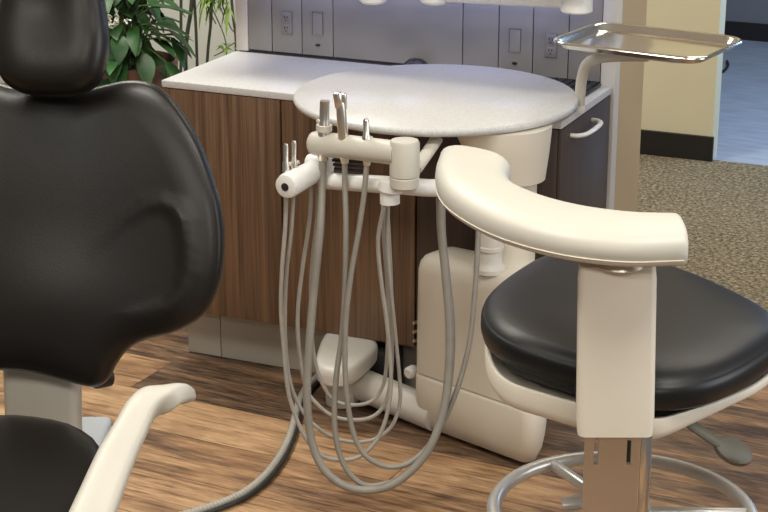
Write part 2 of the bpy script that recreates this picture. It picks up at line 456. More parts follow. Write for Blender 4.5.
# wedge shaped console box
CPOLY = [Vector(p) for p in ((.060, 3.805), (.352, 3.535), (.382, 3.745), (.150, 3.895))]
def rounded_poly(P, ins, r, n=6):
    c_ = sum(P, Vector((0, 0))) / len(P); N = len(P); off = []
    for i in range(N):                                              # move each edge in by ins
        a, b_, d_ = P[i - 1], P[i], P[(i + 1) % N]
        e1, e2 = (b_ - a).normalized(), (d_ - b_).normalized()
        n1, n2 = Vector((-e1.y, e1.x)), Vector((-e2.y, e2.x))
        m_ = (n1 + n2); m_ = m_ / m_.dot(n1); off.append(b_ + m_ * ins)
    out = []
    for i in range(N):
        a, b_, d_ = off[i - 1], off[i], off[(i + 1) % N]
        u, v_ = (a - b_).normalized(), (d_ - b_).normalized()
        half = u.angle(v_) / 2; t_ = r / math.tan(half)
        cc = b_ + (u + v_).normalized() * (r / math.sin(half))
        s0, s1_ = b_ + u * t_ - cc, b_ + v_ * t_ - cc
        a0 = math.atan2(s0.y, s0.x); a1 = math.atan2(s1_.y, s1_.x)
        while a1 < a0: a1 += 2 * PI
        for k in range(n + 1):
            an = a0 + (a1 - a0) * k / n; out.append(cc + Vector((math.cos(an), math.sin(an))) * r)
    return out
def boxpart(P, zs, r):
    bm = bmesh.new(); rings = []
    for z_, ins in zs:
        rings.append([bm.verts.new(C((p.x, p.y, z_))) for p in rounded_poly(P, ins, max(r - ins * .6, .006))])
    n = len(rings[0])
    for a, b_ in zip(rings, rings[1:]):
        for k in range(n): bm.faces.new((a[k], a[(k + 1) % n], b_[(k + 1) % n], b_[k]))
    bm.faces.new(rings[0][::-1]); bm.faces.new(rings[-1]); return bm
obj('console', boxpart(CPOLY, [(.152, .006), (.154, .002), (.405, .004), (.424, .008), (.436, .016), (.443, .028), (.445, .045)], .032), 'offwhite', cart, sharp=50)
obj('console_skirt', boxpart(CPOLY, [(.012, .024), (.016, .019), (.05, .006), (.085, 0), (.143, 0), (.150, .003), (.152, .008)], .034), 'offwhite', cart, sharp=50)
for x_, y_ in ((.15, 3.80), (.30, 3.66), (.32, 3.73), (.18, 3.83)):
    obj('foot_pad', rod(C((x_, y_, 0.001)), C((x_, y_, .013)), .016), 'dark', cart)
NX, NY = .236, 3.690
obj('neck', lathe([(0, .440), (.036, .440), (.036, .450), (.029, .458), (.0265, .464), (.0265, .49), (.030, .492), (.030, .500), (.0265, .502), (.0265, .70), (.02, .706), (0, .706)], 36, None, C((NX, NY, 0))), 'warm_white', cart)
# floor leg with its cover
la, lb = Vector((.125, 3.795, .044)), Vector((-.085, 4.0, .050))
obj('floor_leg', tube([C(la), C(la.lerp(lb, .5)), C(lb)], .040, 24, 4), 'warm_white', cart)
hp = [on(x, y, .135) for x, y in ((316, 368), (318, 350), (327, 335), (345, 331), (366, 336), (377, 343), (376, 352), (362, 366), (347, 374), (330, 375))]
hc = sum(hp, Vector()) / len(hp)
hbm = cushion([(p.x - hc.x, p.y - hc.y) for p in hp], (0, 0), [(.012, -.038), (.002, -.03), (0, -.010), (.002, .002), (.007, .0085), (.014, .011), (.024, .012), (.045, .012)], None, 64)
bmesh.ops.translate(hbm, vec=C((hc.x, hc.y, .137)), verts=hbm.verts[:])
obj('leg_cover', hbm, 'warm_white', cart)
obj('leg_riser', rod(C((hc.x - .012, hc.y, .002)), C((hc.x - .012, hc.y, .112)), .040), 'warm_white', cart)
jb = bmesh.new(); box(jb, -.085, .085, -.03, .03, .002, .128, bev=.006)
jo = obj('junction_box', jb, 'dark', cart, C((-.04, 4.035, 0))); jo.rotation_euler = (0, 0, YAW)
# small valves on the console's left
pk = C(at(411, 372, 3.84))
obj('valve_knob', lathe([(0, -.016), (.012, -.016), (.015, -.01), (.015, .008), (.010, .014), (0, .014)], 20, (-.6, -.8, 0), pk), 'white', cart)
for yy in (322, 331, 340):
    p = C(at(415, yy, 3.85)); obj('valve_nipple', rod(p + Vector((.03, .02, 0)), p - Vector((.004, .008, 0)), .004, 12, .001), 'brushed', cart)
# instrument arms
JX, JY = .042, 3.45
bar_r = .0185
pivot = Vector((JX - .012, 3.475, .690))
obj('support_bar', tube([C(at(321, 180, 3.57)), C(at(345, 182, 3.545)), C(at(390, 185, 3.50)), C(at(436, 188, 3.50)), C((.19, 3.58, .672)), C((NX, NY - .01, .665))], bar_r, 18, 6), 'white', cart)
obj('support_bracket', tube([C(at(390, 203, 3.475)), C(at(390, 193, 3.475)), C(at(392, 182, 3.475))], [.021] * 5 + [.027] * 4, 18, 4), 'white', cart)
obj('pivot_joint', lathe([(0, .703), (.026, .703), (.030, .707), (.0305, .726), (.029, .7275), (.029, .729), (.031, .7305), (.031, .798), (.028, .804), (.02, .806), (0, .806)], 36, None, C((JX, JY, 0))), 'cream', cart)
ba, bb_ = C(Vector((JX - .015, JY, .777))), C(at(311, 142.5, 3.56))
L_ = (bb_ - ba).length
obj('holder_bar', lathe([(0, 0), (.025, 0), (.0255, L_ - .012), (.023, L_ - .004), (.016, L_ + .001), (0, L_ + .003)], 32, bb_ - ba, ba), 'cream', cart)
obj('brace', tube([C(at(436, 140, 3.68)), C(at(428, 152, 3.60)), C(at(415, 170, 3.47))], .015, 14, 5, flat=.6), 'cream', cart)
ha, hb_ = C(at(320, 168, 3.58)), C(at(285, 187, 3.455))
L_ = (hb_ - ha).length
sb = obj('side_holder_bar', lathe([(0, 0), (.020, 0), (.024, .012), (.0265, L_ - .012), (.0245, L_ - .003), (.018, L_), (0, L_)], 32, hb_ - ha, ha), 'white', cart)
sc_ = obj('end_screw', lathe([(0, 0), (.0085, 0), (.0085, .0015), (.004, .0015), (.004, .0008), (0, .0008)], 20, hb_ - ha, hb_), 'dark', sb)
obj('elbow', tube([C(at(309, 163, 3.6)), C(at(330, 166, 3.575))], .02, 16, 2), 'white', cart)
co = bmesh.new()
for k in range(5):
    a = at(331 + k * 1.0, 156 + k * 4.2, 3.56); b_ = at(363 + k * .6, 158 + k * 4.2, 3.545)
    t = rod(C(a), C(b_), .0032, 10, .001); merge(co, t)
obj('ribbed_filter', co, 'dark', cart)
# tray arm
p0 = on(579, 105, .77); p0 = Vector((.119, 3.94, 0)) + (p0 - TC).normalized() * .335; 
p0 = at(579, 104, 3.93)
obj('tray_arm', tube([C(at(579, 110, 3.93)), C(at(580, 96, 3.93)), C(at(582, 78, 3.93)), C(at(587, 64, 3.91)), C(at(600, 58, 3.87)), C(at(622, 56, 3.82)), C(at(648, 56, 3.79))], .0125, 16, 8), 'cream', cart)
obj('arm_clip', rod(C(at(578.5, 112, 3.93)), C(at(578.7, 105, 3.93)), .0145, 18, .002), 'white', cart)

# ------------------------------------------------------------------ steel tray
ZT = .94
q = [on(x, y, ZT) for x, y in ((553, 41), (740, 42), (589, 21.5), (713, 61))]
fl, br_, bl_, fr_ = on(550, 42.5, ZT), on(744, 38, ZT), on(588, 18.5, ZT), on(716, 62.5, ZT)
tcen = (fl + br_ + bl_ + fr_) / 4
TL = ((fr_ - fl).length + (br_ - bl_).length) / 2; TD = ((bl_ - fl).length + (br_ - fr_).length) / 2
tdir = math.atan2((fr_ - fl).y, (fr_ - fl).x)
print('tray', TL, TD, math.degrees(tdir), tcen)
TL *= .945; TD *= .95
tray = thing('instrument_tray', 'shiny steel instrument tray with rolled rim on the bent arm', 'tray', (tcen.x, tcen.y, 0), tdir)
bm = bmesh.new(); rings = []
prof = [(.0, 0.9370, .0), (.001, 0.9400, 0), (.004, 0.9420, 0), (.009, 0.9415, 0), (.013, 0.9370, 0), (.019, 0.9270, 0), (.024, 0.9245, 0), (.026, 0.9240, 0)]
back = [(.027, 0.9225), (.023, 0.9235), (.0175, 0.9255), (.011, 0.9360), (.005, 0.9385), (.0012, 0.9360)]
def tr(ins, z_):
    return [bm.verts.new((x, y, z_)) for x, y in rrect(-TL / 2 + ins, TL / 2 - ins, -TD / 2 + ins, TD / 2 - ins, max(.052 - ins, .012), 5)]
seq = [tr(a, b_) for a, b_, *_ in reversed(prof)] + [tr(a, b_) for a, b_ in reversed(back)]
for a, b_ in zip(seq, seq[1:]):
    for k in range(len(a)): bm.faces.new((a[k], a[(k + 1) % len(a)], b_[(k + 1) % len(a)], b_[k]))
bm.faces.new(seq[0]); bm.faces.new(seq[-1][::-1])
obj('tray_pan', bm, 'chrome', tray, sharp=50)
bp = prism(rrect(-TL / 2 + .05, TL / 2 - .05, -TD / 2 + .04, TD / 2 - .04, .03), .9175, .9230, .0015)
obj('tray_support', bp, 'cream', tray)

# ------------------------------------------------------------------ handpieces with their hoses
def handpiece(name, label, top, base, hose, r_tool, r_hose, Yt, Yb, kind, ys=None, hm='hose', group='handpieces hanging on the cart'):
    b0 = at(*base, Yb)
    t = thing(name, label, 'dental handpiece', b0, 0, group)
    o_ = lambda p: Vector(p) - b0
    a = at(*top, Yt)
    axis = a - b0; L = axis.length
    if kind == 'square':
        prof = [(0, 0), (r_tool * .8, 0), (r_tool, .01), (r_tool, L * .52), (r_tool * .85, L * .54), (r_tool * .85, L), (0, L)]
        obj('body', lathe(prof, 16, axis, (0, 0, 0)), 'tool', t)
        obj('clip', lathe([(0, L * .50), (r_tool * 1.35, L * .50), (r_tool * 1.35, L * .60), (0, L * .60)], 16, axis), 'cream', t)
        obj('button', lathe([(0, 0), (.004, 0), (.004, .006), (0, .007)], 12, (-1, -.4, .3), o_(b0 + axis * .66) - Vector((r_tool * .8, 0, 0))), 'cream', t)
    elif kind == 'fork':
        obj('body', lathe([(0, 0), (r_tool * .7, 0), (r_tool, .02), (r_tool * .9, L * .8), (r_tool * .7, L * .86), (0, L * .86)], 18, axis), 'tool', t)
        s = Vector((1, 0, 0))
        obj('nozzle', rod(axis * .78 - s * .003, axis * 1.0 - s * .006, .0095), 'tool', t)
        obj('nozzle', rod(axis * .76 + s * .006, axis * .985 + s * .0075, .006), 'tool', t)
    else:
        obj('body', lathe([(0, 0), (r_tool * .75, 0), (r_tool, .012), (r_tool, L * .62), (r_tool * .7, L * .66), (r_tool * .7, L * .95), (r_tool * .5, L), (0, L)], 18, axis), 'tool', t)
        obj('button', lathe([(0, 0), (.004, 0), (.004, .005), (0, .006)], 12, (1, -.4, .3), axis * .58 + Vector((r_tool * .8, 0, 0))), 'cream', t)
    pts = [o_(at(x, y, Y)) for x, y, Y in hose]
    obj('hose', tube([Vector((0, 0, 0)) + axis * .06] + pts, r_hose, 12, 8), hm, t)
    return t
handpiece('suction_handpiece', 'square steel suction tip leftmost in the cream holder, thick hose', (325, 101), (323, 160),
    [(322, 185, 3.535), (320, 230, 3.49), (314, 290, 3.47), (309, 350, 3.44), (307, 395, 3.42), (311, 438, 3.405), (323, 468, 3.39), (345, 486, 3.375), (372, 490, 3.37), (400, 480, 3.38), (427, 452, 3.40), (443, 412, 3.43), (449, 365, 3.46), (449, 320, 3.48), (445, 270, 3.50), (441, 230, 3.51), (440, 195, 3.52)],
    .0125, .0088, 3.535, 3.54, 'square')
handpiece('air_water_handpiece', 'steel handpiece with forked tip in the middle of the cream holder', (340, 92), (345, 163),
    [(345, 185, 3.51), (346, 230, 3.48), (345, 290, 3.46), (342, 335, 3.45), (336, 380, 3.43), (335, 430, 3.41), (344, 465, 3.40), (362, 484, 3.395), (385, 484, 3.395), (410, 472, 3.40), (432, 443, 3.43), (446, 405, 3.45), (452, 360, 3.48), (452, 318, 3.50), (447, 270, 3.52), (443, 230, 3.53), (443, 196, 3.54)],
    .0115, .0062, 3.505, 3.512, 'fork')
handpiece('saliva_ejector_handpiece', 'short steel handpiece next to the cream pivot joint', (366, 119), (367, 165),
    [(364, 195, 3.475), (358, 235, 3.465), (351, 275, 3.455), (346, 320, 3.44), (345, 365, 3.425), (348, 405, 3.41), (355, 438, 3.40), (368, 458, 3.395), (390, 467, 3.395), (412, 461, 3.40), (435, 437, 3.43), (455, 395, 3.46), (469, 345, 3.49), (475, 290, 3.52), (478, 240, 3.55), (479, 195, 3.58)],
    .0095, .0058, 3.484, 3.487, 'plain')
handpiece('syringe_handpiece', 'thin steel handpiece at the far left of the cart, outer one', (286, 144), (286, 192),
    [(286, 205, 3.50), (285, 230, 3.50), (282, 270, 3.50), (281, 310, 3.50), (284, 350, 3.50), (288, 390, 3.49), (297, 420, 3.48), (309, 443, 3.47), (325, 457, 3.47), (345, 460, 3.47), (362, 455, 3.48), (378, 438, 3.49), (388, 410, 3.50), (391, 375, 3.51), (387, 325, 3.51), (381, 280, 3.51), (378, 240, 3.505), (384, 206, 3.49)],
    .0075, .0046, 3.50, 3.50, 'plain', hm='hose_light')
handpiece('syringe_handpiece', 'thin steel handpiece at the far left of the cart, inner one with white head', (294, 141), (294, 192),
    [(293, 205, 3.51), (291, 235, 3.51), (287, 270, 3.515), (285, 310, 3.52), (286, 350, 3.52), (291, 385, 3.515), (303, 412, 3.51), (318, 428, 3.50), (335, 438, 3.50), (355, 442, 3.50), (375, 439, 3.51), (391, 427, 3.52), (399, 407, 3.53), (400, 385, 3.53), (396, 340, 3.53), (392, 300, 3.525), (388, 250, 3.515), (388, 206, 3.50)],
    .0075, .0042, 3.51, 3.51, 'plain', hm='hose_light')
# two further hoses that loop from the side holder to the bracket
o1 = obj('suction_hose', tube([at(*p) for p in ((311, 186, 3.555), (310, 217, 3.56), (303, 265, 3.56), (298, 310, 3.56), (299, 350, 3.555), (306, 388, 3.55), (318, 405, 3.545), (333, 416, 3.54), (352, 420, 3.54), (372, 417, 3.55), (385, 403, 3.56), (391, 375, 3.56), (392, 330, 3.555), (391, 280, 3.545), (389, 240, 3.53), (387, 206, 3.51))], .0045, 12, 8), 'hose_light')
tag(o1, 'thin pale hose hanging from the side holder, left of the thick hose', 'hose', 'loose hoses on the cart')
o2 = obj('suction_hose', tube([at(*p) for p in ((318, 186, 3.57), (317, 220, 3.58), (312, 265, 3.585), (311, 310, 3.59), (314, 355, 3.59), (322, 383, 3.585), (334, 400, 3.58), (352, 405, 3.58), (370, 402, 3.585), (381, 390, 3.59), (386, 370, 3.59), (388, 330, 3.58), (387, 280, 3.57), (384, 240, 3.55), (383, 206, 3.52))], .0042, 12, 8), 'hose_light')
tag(o2, 'thin pale hose half hidden behind the thick hose, smallest loop', 'hose', 'loose hoses on the cart')

# umbilical on the floor: ribbed tube with a plain grey line beside it
um = thing('umbilical_line', 'ribbed grey umbilical line curving over the wood floor', 'hose', on(280, 455, 0))
uo = um.location.copy()
up_ = [on(x, y, .014) - uo for x, y in ((318, 376), (306, 388), (298, 405), (292, 428), (283, 450), (268, 472), (246, 491), (220, 503), (190, 513), (150, 522))]
path = catmull(up_, 34)
bm = bmesh.new(); sweep(bm, path, [.0080 + .0011 * math.sin(i * 1.55) for i in range(len(path))], 12)
obj('ribbed_tube', bm, 'hose_light', um)
bm = tube([p + Vector((.011, -.006, -.005)) for p in up_], .0052, 10, 10); obj('grey_line', bm, 'dark', um)

# ------------------------------------------------------------------ assistant stool
S0 = on(622, 512, .36)
SX, SY = S0.x, S0.y
print('stool', S0)
stool = thing('assistant_stool', 'black seated assistant stool with curved cream torso rest and foot ring', 'stool', (SX, SY, 0))
def S(p): return Vector(p) - Vector((SX, SY, 0))
# seat outline from the photo on the plane of its widest edge
ZS = .672
sp = [on(x, y, ZS) for x, y in ((481, 313), (484, 331), (503, 348), (540, 362), (580, 374), (620, 387), (656, 395), (700, 391), (735, 379), (768, 358), (784, 342), (772, 320), (735, 299), (690, 280), (640, 265), (590, 260), (545, 263), (509, 281), (488, 299))]
sctr = sum(sp, Vector()) / len(sp)
sbm = cushion([(p.x - sctr.x, p.y - sctr.y) for p in sp], (0, 0),
    [(.03, -.034), (.012, -.032), (.004, -.026), (0, -.012), (.0005, .0), (.004, .010), (.0052, .0105), (.008, .014), (.018, .022), (.032, .027), (.05, .0305), (.07, .033), (.11, .035), (.16, .036), (.21, .036)], None, 120)
bmesh.ops.translate(sbm, vec=S((sctr.x, sctr.y, ZS)), verts=sbm.verts[:])
obj('seat', sbm, 'leather_stool', stool, sharp=60)
pan = [((p.x - sctr.x) * .90, (p.y - sctr.y) * .90) for p in sp]
pb = cushion(pan, (0, 0), [(.02, -.052), (.004, -.050), (0, -.045), (0, -.033), (.02, -.033)], None, 90)
bmesh.ops.translate(pb, vec=S((sctr.x, sctr.y, ZS)), verts=pb.verts[:])
obj('seat_board', pb, 'dark', stool)
# shell under the seat
zsh = .630
hp_ = [on(x, y, zsh) for x, y in ((485, 338), (488, 362), (506, 382), (545, 395), (577, 404), (620, 415), (655, 420), (700, 408), (740, 393), (768, 377), (783, 355), (760, 322), (690, 292), (620, 285), (550, 290), (505, 306), (488, 320))]
hc_ = sum(hp_, Vector()) / len(hp_)
def shelldisp(x, y, h): return -h * .55 * max(0, min(1, (x + .02) / .18)) if h < -.003 else 0
shb = cushion([(p.x - hc_.x, p.y - hc_.y) for p in hp_], (0, 0),
    [(.12, -.060), (.055, -.056), (.025, -.050), (.008, -.043), (.001, -.034), (0, -.026), (0, -.004), (.002, 0), (.007, 0), (.010, -.003), (.02, -.02), (.055, -.03), (.12, -.034)], shelldisp, 120)
bmesh.ops.translate(shb, vec=S((hc_.x, hc_.y, zsh)), verts=shb.verts[:])
obj('seat_shell', shb, 'offwhite', stool, sharp=50)
obj('seat_mount', rod(S((SX, SY, .59)), S((SX, SY, .645)), .10), 'dark', stool)
# torso rest: swept pad along a curved centre line
ZA = .93
inner = [(511, 166), (509, 176), (516, 187), (545, 200), (585, 210), (630, 216), (672, 218)]
outer = [(440, 168), (435, 189), (447, 212), (490, 238), (552, 257), (620, 266), (684, 265)]
# pad height about 55 mm: top rim at ZA+.02, lower seam at ZA-.02
ip = catmull([on(x, y, ZA + .012) for x, y in inner], 8); op = catmull([on(x, y, ZA - .016) for x, y in outer], 8)
bm = bmesh.new(); rings = []
N = len(ip)
def padring(i, k):
    a, b_ = ip[i].copy(), op[i].copy(); a.z = b_.z = ZA
    mid = (a + b_) / 2; ax = (b_ - a) / 2; hw = ax.length; axn = ax.normalized()
    hw *= k; hh = .031 * (.55 + .45 * k) if k < 1 else .031
    out = []
    for th in range(24):
        an = 2 * PI * th / 24; cx, sz = math.cos(an), math.sin(an)
        e = .72
        x = math.copysign(abs(cx) ** e, cx) * hw; z = math.copysign(abs(sz) ** (e if sz > 0 else .5), sz) * hh
        if sz < 0: z *= .85
        out.append(mid + axn * x + Vector((0, 0, z)))
    return out
for i in range(N): rings.append(padring(i, 1))
def shiftring(base, dirv, dist, k):
    c_ = sum(base, Vector()) / len(base)
    return [c_ + (p - c_) * k + dirv * dist for p in base]
d0 = ((ip[0] + op[0]) / 2 - (ip[1] + op[1]) / 2); d0.z = 0; d0.normalize()
d1 = ((ip[-1] + op[-1]) / 2 - (ip[-2] + op[-2]) / 2); d1.z = 0; d1.normalize()
pre = [shiftring(rings[0], d0, dd, kk) for dd, kk in ((.022, .50), (.020, .72), (.014, .88), (.007, .96))]
post = [shiftring(rings[-1], d1, dd, kk) for dd, kk in ((.003, .97), (.006, .90), (.007, .80))]
rr = [[bm.verts.new(S(p)) for p in ring] for ring in pre + rings + post]
for a, b_ in zip(rr, rr[1:]):
    for k in range(24): bm.faces.new((a[k], a[(k + 1) % 24], b_[(k + 1) % 24], b_[k]))
bm.faces.new(rr[0][::-1]); bm.faces.new(rr[-1])
pad = obj('torso_rest', bm, 'cream_pad', stool, sharp=55)
seam = [S((op[i] * .985 + ip[i] * .015)) for i in range(2, N)]
seam = []
for i in range(1, N):
    a, b_ = ip[i].copy(), op[i].copy(); a.z = b_.z = ZA; ax = (b_ - a).normalized()
    seam.append(S(b_ - ax * .0006 + Vector((0, 0, -.010))))
bm = bmesh.new(); sweep(bm, seam, .0011, 6); obj('seam', bm, 'offwhite', pad)
# post carrying the rest
def yz(px, py, Y): return at(px, py, Y)
PY = 2.435
lo_l, lo_r, hi_l, hi_r = at(577, 437, 2.372), at(655, 437, 2.372), at(579, 267, 2.40), at(658, 267, 2.40)
bm = bmesh.new(); rings = []
for k in range(13):
    t_ = k / 12; a = lo_l.lerp(hi_l, t_); b_ = lo_r.lerp(hi_r, t_)
    mid = (a + b_) / 2; hw = (b_.x - a.x) / 2
    if k in (0, 12): hw -= .002
    ring = []
    for x_, y_ in rrect(-hw, hw, -.014, .014, .010, 4):
        bow = -.006 * (1 - (x_ / hw) ** 2)
        ring.append(bm.verts.new(S(mid + Vector((x_, y_ + bow + .014, 0)))))
    rings.append(ring)
for a, b_ in zip(rings, rings[1:]):
    for k in range(len(a)): bm.faces.new((a[k], a[(k + 1) % len(a)], b_[(k + 1) % len(a)], b_[k]))
bm.faces.new(rings[0][::-1]); bm.faces.new(rings[-1]); 
obj('back_post', bm, 'offwhite', stool)
pm = (hi_l + hi_r) / 2
obj('rest_pivot', lathe([(0, -.004), (.034, -.004), (.036, -.002), (.034, .002), (.03, .012), (.03, .03), (0, .03)], 28, None, S((pm.x + .003, pm.y + .006, hi_l.z + .004))), 'brushed', stool)
# slotted steel bracket below the post, bent back to the column
bl_x, br_x = at(585, 440, 2.39).x, at(640, 440, 2.39).x
bm = bmesh.new()
zt, zb_ = lo_l.z + .03, .30
by0, by1 = 2.388, 2.396
s1, s2 = at(596, 450, 2.39).x, at(629, 450, 2.39).x
sw = .0035; sl_b = at(600, 464, 2.39).z
for x0, x1 in ((bl_x, s1 - sw), (s1 + sw, s2 - sw), (s2 + sw, br_x)):
    box(bm, x0 - SX, x1 - SX, by0 - SY, by1 - SY, sl_b, zt)
box(bm, bl_x - SX, br_x - SX, by0 - SY, by1 - SY, zb_, sl_b)
box(bm, bl_x - SX, br_x - SX, by0 - SY, .03, zb_, zb_ + .008)
br_o = obj('bracket', bm, 'brushed', stool)
bm = bmesh.new(); box(bm, br_x - SX + .0005, br_x - SX + .020, by0 - SY + .004, by0 - SY + .03, zb_, zt, bev=.006)
obj('bracket_flange', bm, 'chrome', stool)
# height lever
l0, l1, l2, l3 = at(680, 414, 2.50), at(692, 425, 2.49), at(711, 438, 2.485), at(722, 445, 2.483)
bm = tube([S(l0), S(l1), S(l2), S(l3)], .0125, 12, 5, flat=.5)
t = lathe([(0, -.008), (.022, -.008), (.028, -.004), (.029, 0), (.028, .004), (.022, .008), (0, .008)], 32)
for v_ in t.verts: v_.co.x *= 1.15; v_.co.y *= .85
mt = Matrix.Translation(S(at(733, 451, 2.482))) @ Matrix.Rotation(R(24), 4, 'Y') @ Matrix.Rotation(R(30), 4, 'X')
merge(bm, t, mt)
obj('height_lever', bm, 'lever', stool)
# column, foot ring, base
obj('gas_column', lathe([(0, .1), (.03, .1), (.03, .42), (.022, .425), (.022, .59), (0, .59)], 28), 'dark', stool)
RR = .2165
ringp = [Vector((RR * math.cos(2 * PI * k / 72), RR * math.sin(2 * PI * k / 72), .36)) for k in range(72)]
bm = bmesh.new(); rings = []
for p in ringp:
    rd = Vector((p.x, p.y, 0)).normalized()
    rings.append([bm.verts.new(p + rd * (.0125 * math.cos(2 * PI * k / 14)) + Vector((0, 0, .0125 * math.sin(2 * PI * k / 14)))) for k in range(14)])
for i in range(72):
    a, b_ = rings[i], rings[(i + 1) % 72]
    for k in range(14): bm.faces.new((a[k], a[(k + 1) % 14], b_[(k + 1) % 14], b_[k]))
obj('foot_ring', bm, 'grey_paint', stool)
for an in (118, -2, 238):
    d_ = Vector((math.cos(R(an)), math.sin(R(an)), 0))
    obj('ring_spoke', rod(d_ * .03 + Vector((0, 0, .36)), d_ * (RR - .006) + Vector((0, 0, .36)), .0105), 'grey_paint', stool)
obj('ring_hub', lathe([(.031, .335), (.046, .335), (.048, .34), (.048, .38), (.046, .385), (.031, .385)], 32), 'grey_paint', stool)
kp = S(at(574, 503, 2.64))
bm = bmesh.new(); sweep(bm, [kp + Vector((-.02, .0, -.002)), kp + Vector((.0, .0, 0)), kp + Vector((.05, .01, .002))], [.014, .017, .016], 14, flat=.7)
obj('ring_clamp', bm, 'grey_paint', stool)
for k in range(5):
    an = R(72 * k + 20); d_ = Vector((math.cos(an), math.sin(an), 0))
    lg = obj('base_leg', tube([d_ * .02 + Vector((0, 0, .115)), d_ * .14 + Vector((0, 0, .105)), d_ * .265 + Vector((0, 0, .082))], [.026] * 5 + [.02] * 5 + [.016], 12, 5), 'grey_paint', stool)
    cs_ = d_ * .262; sd = Vector((-d_.y, d_.x, 0))
    obj('caster', rod(Vector((cs_.x, cs_.y, .0285)) - sd * .018, Vector((cs_.x, cs_.y, .0285)) + sd * .018, .028), 'dark', lg)
    obj('caster_stem', rod(Vector((cs_.x, cs_.y, .05)), Vector((cs_.x, cs_.y, .085)), .008), 'dark', lg)
obj('base_hub', rod((0, 0, .09), (0, 0, .15), .04), 'grey_paint', stool)

# ------------------------------------------------------------------ dental chair
fw = Vector((-.10, -.995, 0)).normalized(); rt = Vector((-fw.y, fw.x, 0))       # rt: picture right
rec = R(17)
B0 = at(44, 378, 2.68)                                                       # hinge point of the backrest plane
ub = (Vector((0, 0, 1)) * math.cos(rec) - fw * math.sin(rec)).normalized(); nb = (fw * math.cos(rec) + Vector((0, 0, 1)) * math.sin(rec)).normalized()
def onback(x, y, off=0.0):
    r = ray(x, y); o_ = Vector((0, 0, H)); t_ = (B0 + nb * off - o_).dot(nb) / r.dot(nb)
    p = o_ + r * t_ - B0; return (p.dot(rt), p.dot(ub))
chair = thing('dental_chair', 'dark charcoal dental chair with winged backrest and cream armrest at left', 'dental chair', (B0.x, B0.y, 0))
K0 = Vector((B0.x, B0.y, 0))
def bk(off):
    return lambda x, y, h: B0 - K0 + rt * x + ub * y + nb * (h + off)
WING = .30                    # the wings wrap forward
half = [(44, 376), (66, 382), (86, 387), (97, 387), (108, 379), (117, 363), (129, 349), (146, 340), (178, 331), (206, 314), (221, 288), (227, 255), (225, 213), (216, 178), (203, 144), (185, 114), (166, 92), (148, 82), (127, 80), (106, 84), (85, 88), (44, 84)]
hp2 = [onback(x, y, 0) for x, y in half]
cx0 = hp2[0][0]
right = [(x - cx0, y) for x, y in hp2]
right[0] = (0, right[0][1] + 0.0); right[-1] = (0, right[-1][1])
# wings are forward of the plane: pull outline in a little so it still projects to the same edge
lowleft = [onback(x, y) for x, y in ((-42, 352), (-22, 368), (4, 371), (24, 372))]
outline = [(x, y) for x, y in right] + [(-x, y) for x, y in right[-2:6:-1]] + [(x - cx0, y) for x, y in lowleft]
ctr = (0, onback(44, 232)[1])
ridge = [onback(x, y) for x, y in ((92, 260), (108, 240), (130, 219), (152, 206), (168, 203), (182, 209), (190, 222), (194, 245), (195, 270), (190, 292), (176, 306), (150, 313), (120, 318))]
rp = [Vector((x - cx0, y)) for x, y in ridge]
rp2 = []
for a, b_ in zip(rp, rp[1:]):
    for k in range(6): rp2.append(a.lerp(b_, k / 6))
rp2.append(rp[-1])
def backdisp(x, y, h):
    d_ = .42 * max(0, abs(x) - .06) ** 2                          # concave wrap
    if h > .0: d_ -= .28 * max(0, y - .28) ** 2 + .7 * max(0, .13 - y) ** 2
    p = Vector((abs(x), y))
    if h > .02:
        i = min(range(len(rp2)), key=lambda j: (rp2[j] - p).length_squared)
        dist = (rp2[i] - p).length
        fade = min(1, i / 34) ** 1.5 * min(1, (len(rp2) - 1 - i) / 14)
        d_ += .0070 * fade * math.exp(-(dist / .0125) ** 2)
        d_ += .010 * math.exp(-((y - .13) / .09) ** 2) * math.exp(-(x / .13) ** 2)     # lumbar
    return d_
edge = [(.06, -.032), (.03, -.03), (.010, -.024), (.002, -.012), (0, .002), (.0015, .014), (.006, .023), (.0085, .0245), (.014, .0285), (.022, .0315), (.032, .034), (.046, .0358)]
inner_ = [(.06 + .0055 * k, .0365) for k in range(0, 44)]
bk_o = obj('backrest', cushion(outline, ctr, edge + inner_, backdisp, 300, bk(0)), 'leather', chair, sharp=70)
bc = [(x * .62, ctr[1] + (y - ctr[1]) * .8) for x, y in outline]
obj('back_shell', cushion(bc, ctr, [(.05, -.075), (.02, -.07), (.0, -.05), (0, -.02)], lambda x, y, h: .42 * max(0, abs(x) - .06) ** 2, 80, bk(0)), 'dark', chair)
# headrest, forward of the top of the back
HO = .075
hl = [(51, 96), (78, 95), (97, 85), (106, 66), (109, 40), (106, 12), (102, -12), (94, -36), (78, -50), (51, -55)]
hp3 = [onback(x, y, HO) for x, y in hl]; hx = hp3[0][0]
r3 = [(x - hx, y) for x, y in hp3]; r3[0] = (0, r3[0][1]); r3[-1] = (0, r3[-1][1])
hout = [(x + hx, y) for x, y in r3] + [(-x + hx, y) for x, y in r3[-2:0:-1]]
hcen = (hx, onback(51, 22, HO)[1])
def hdisp(x, y, h):
    x -= hx; yy = y - hcen[1]
    if h > .02: return -.010 * math.exp(-(x / .055) ** 2 - ((yy - .02) / .055) ** 2)
    return 0
hedge = [(.05, -.030), (.02, -.028), (.006, -.02), (0, -.006), (.001, .010), (.004, .022), (.012, .032), (.022, .038), (.034, .0415), (.048, .043)] + [(.06 + .008 * k, .0435) for k in range(8)]
obj('headrest', cushion(hout, hcen, hedge, hdisp, 96, bk(HO)), 'leather', chair, sharp=70)
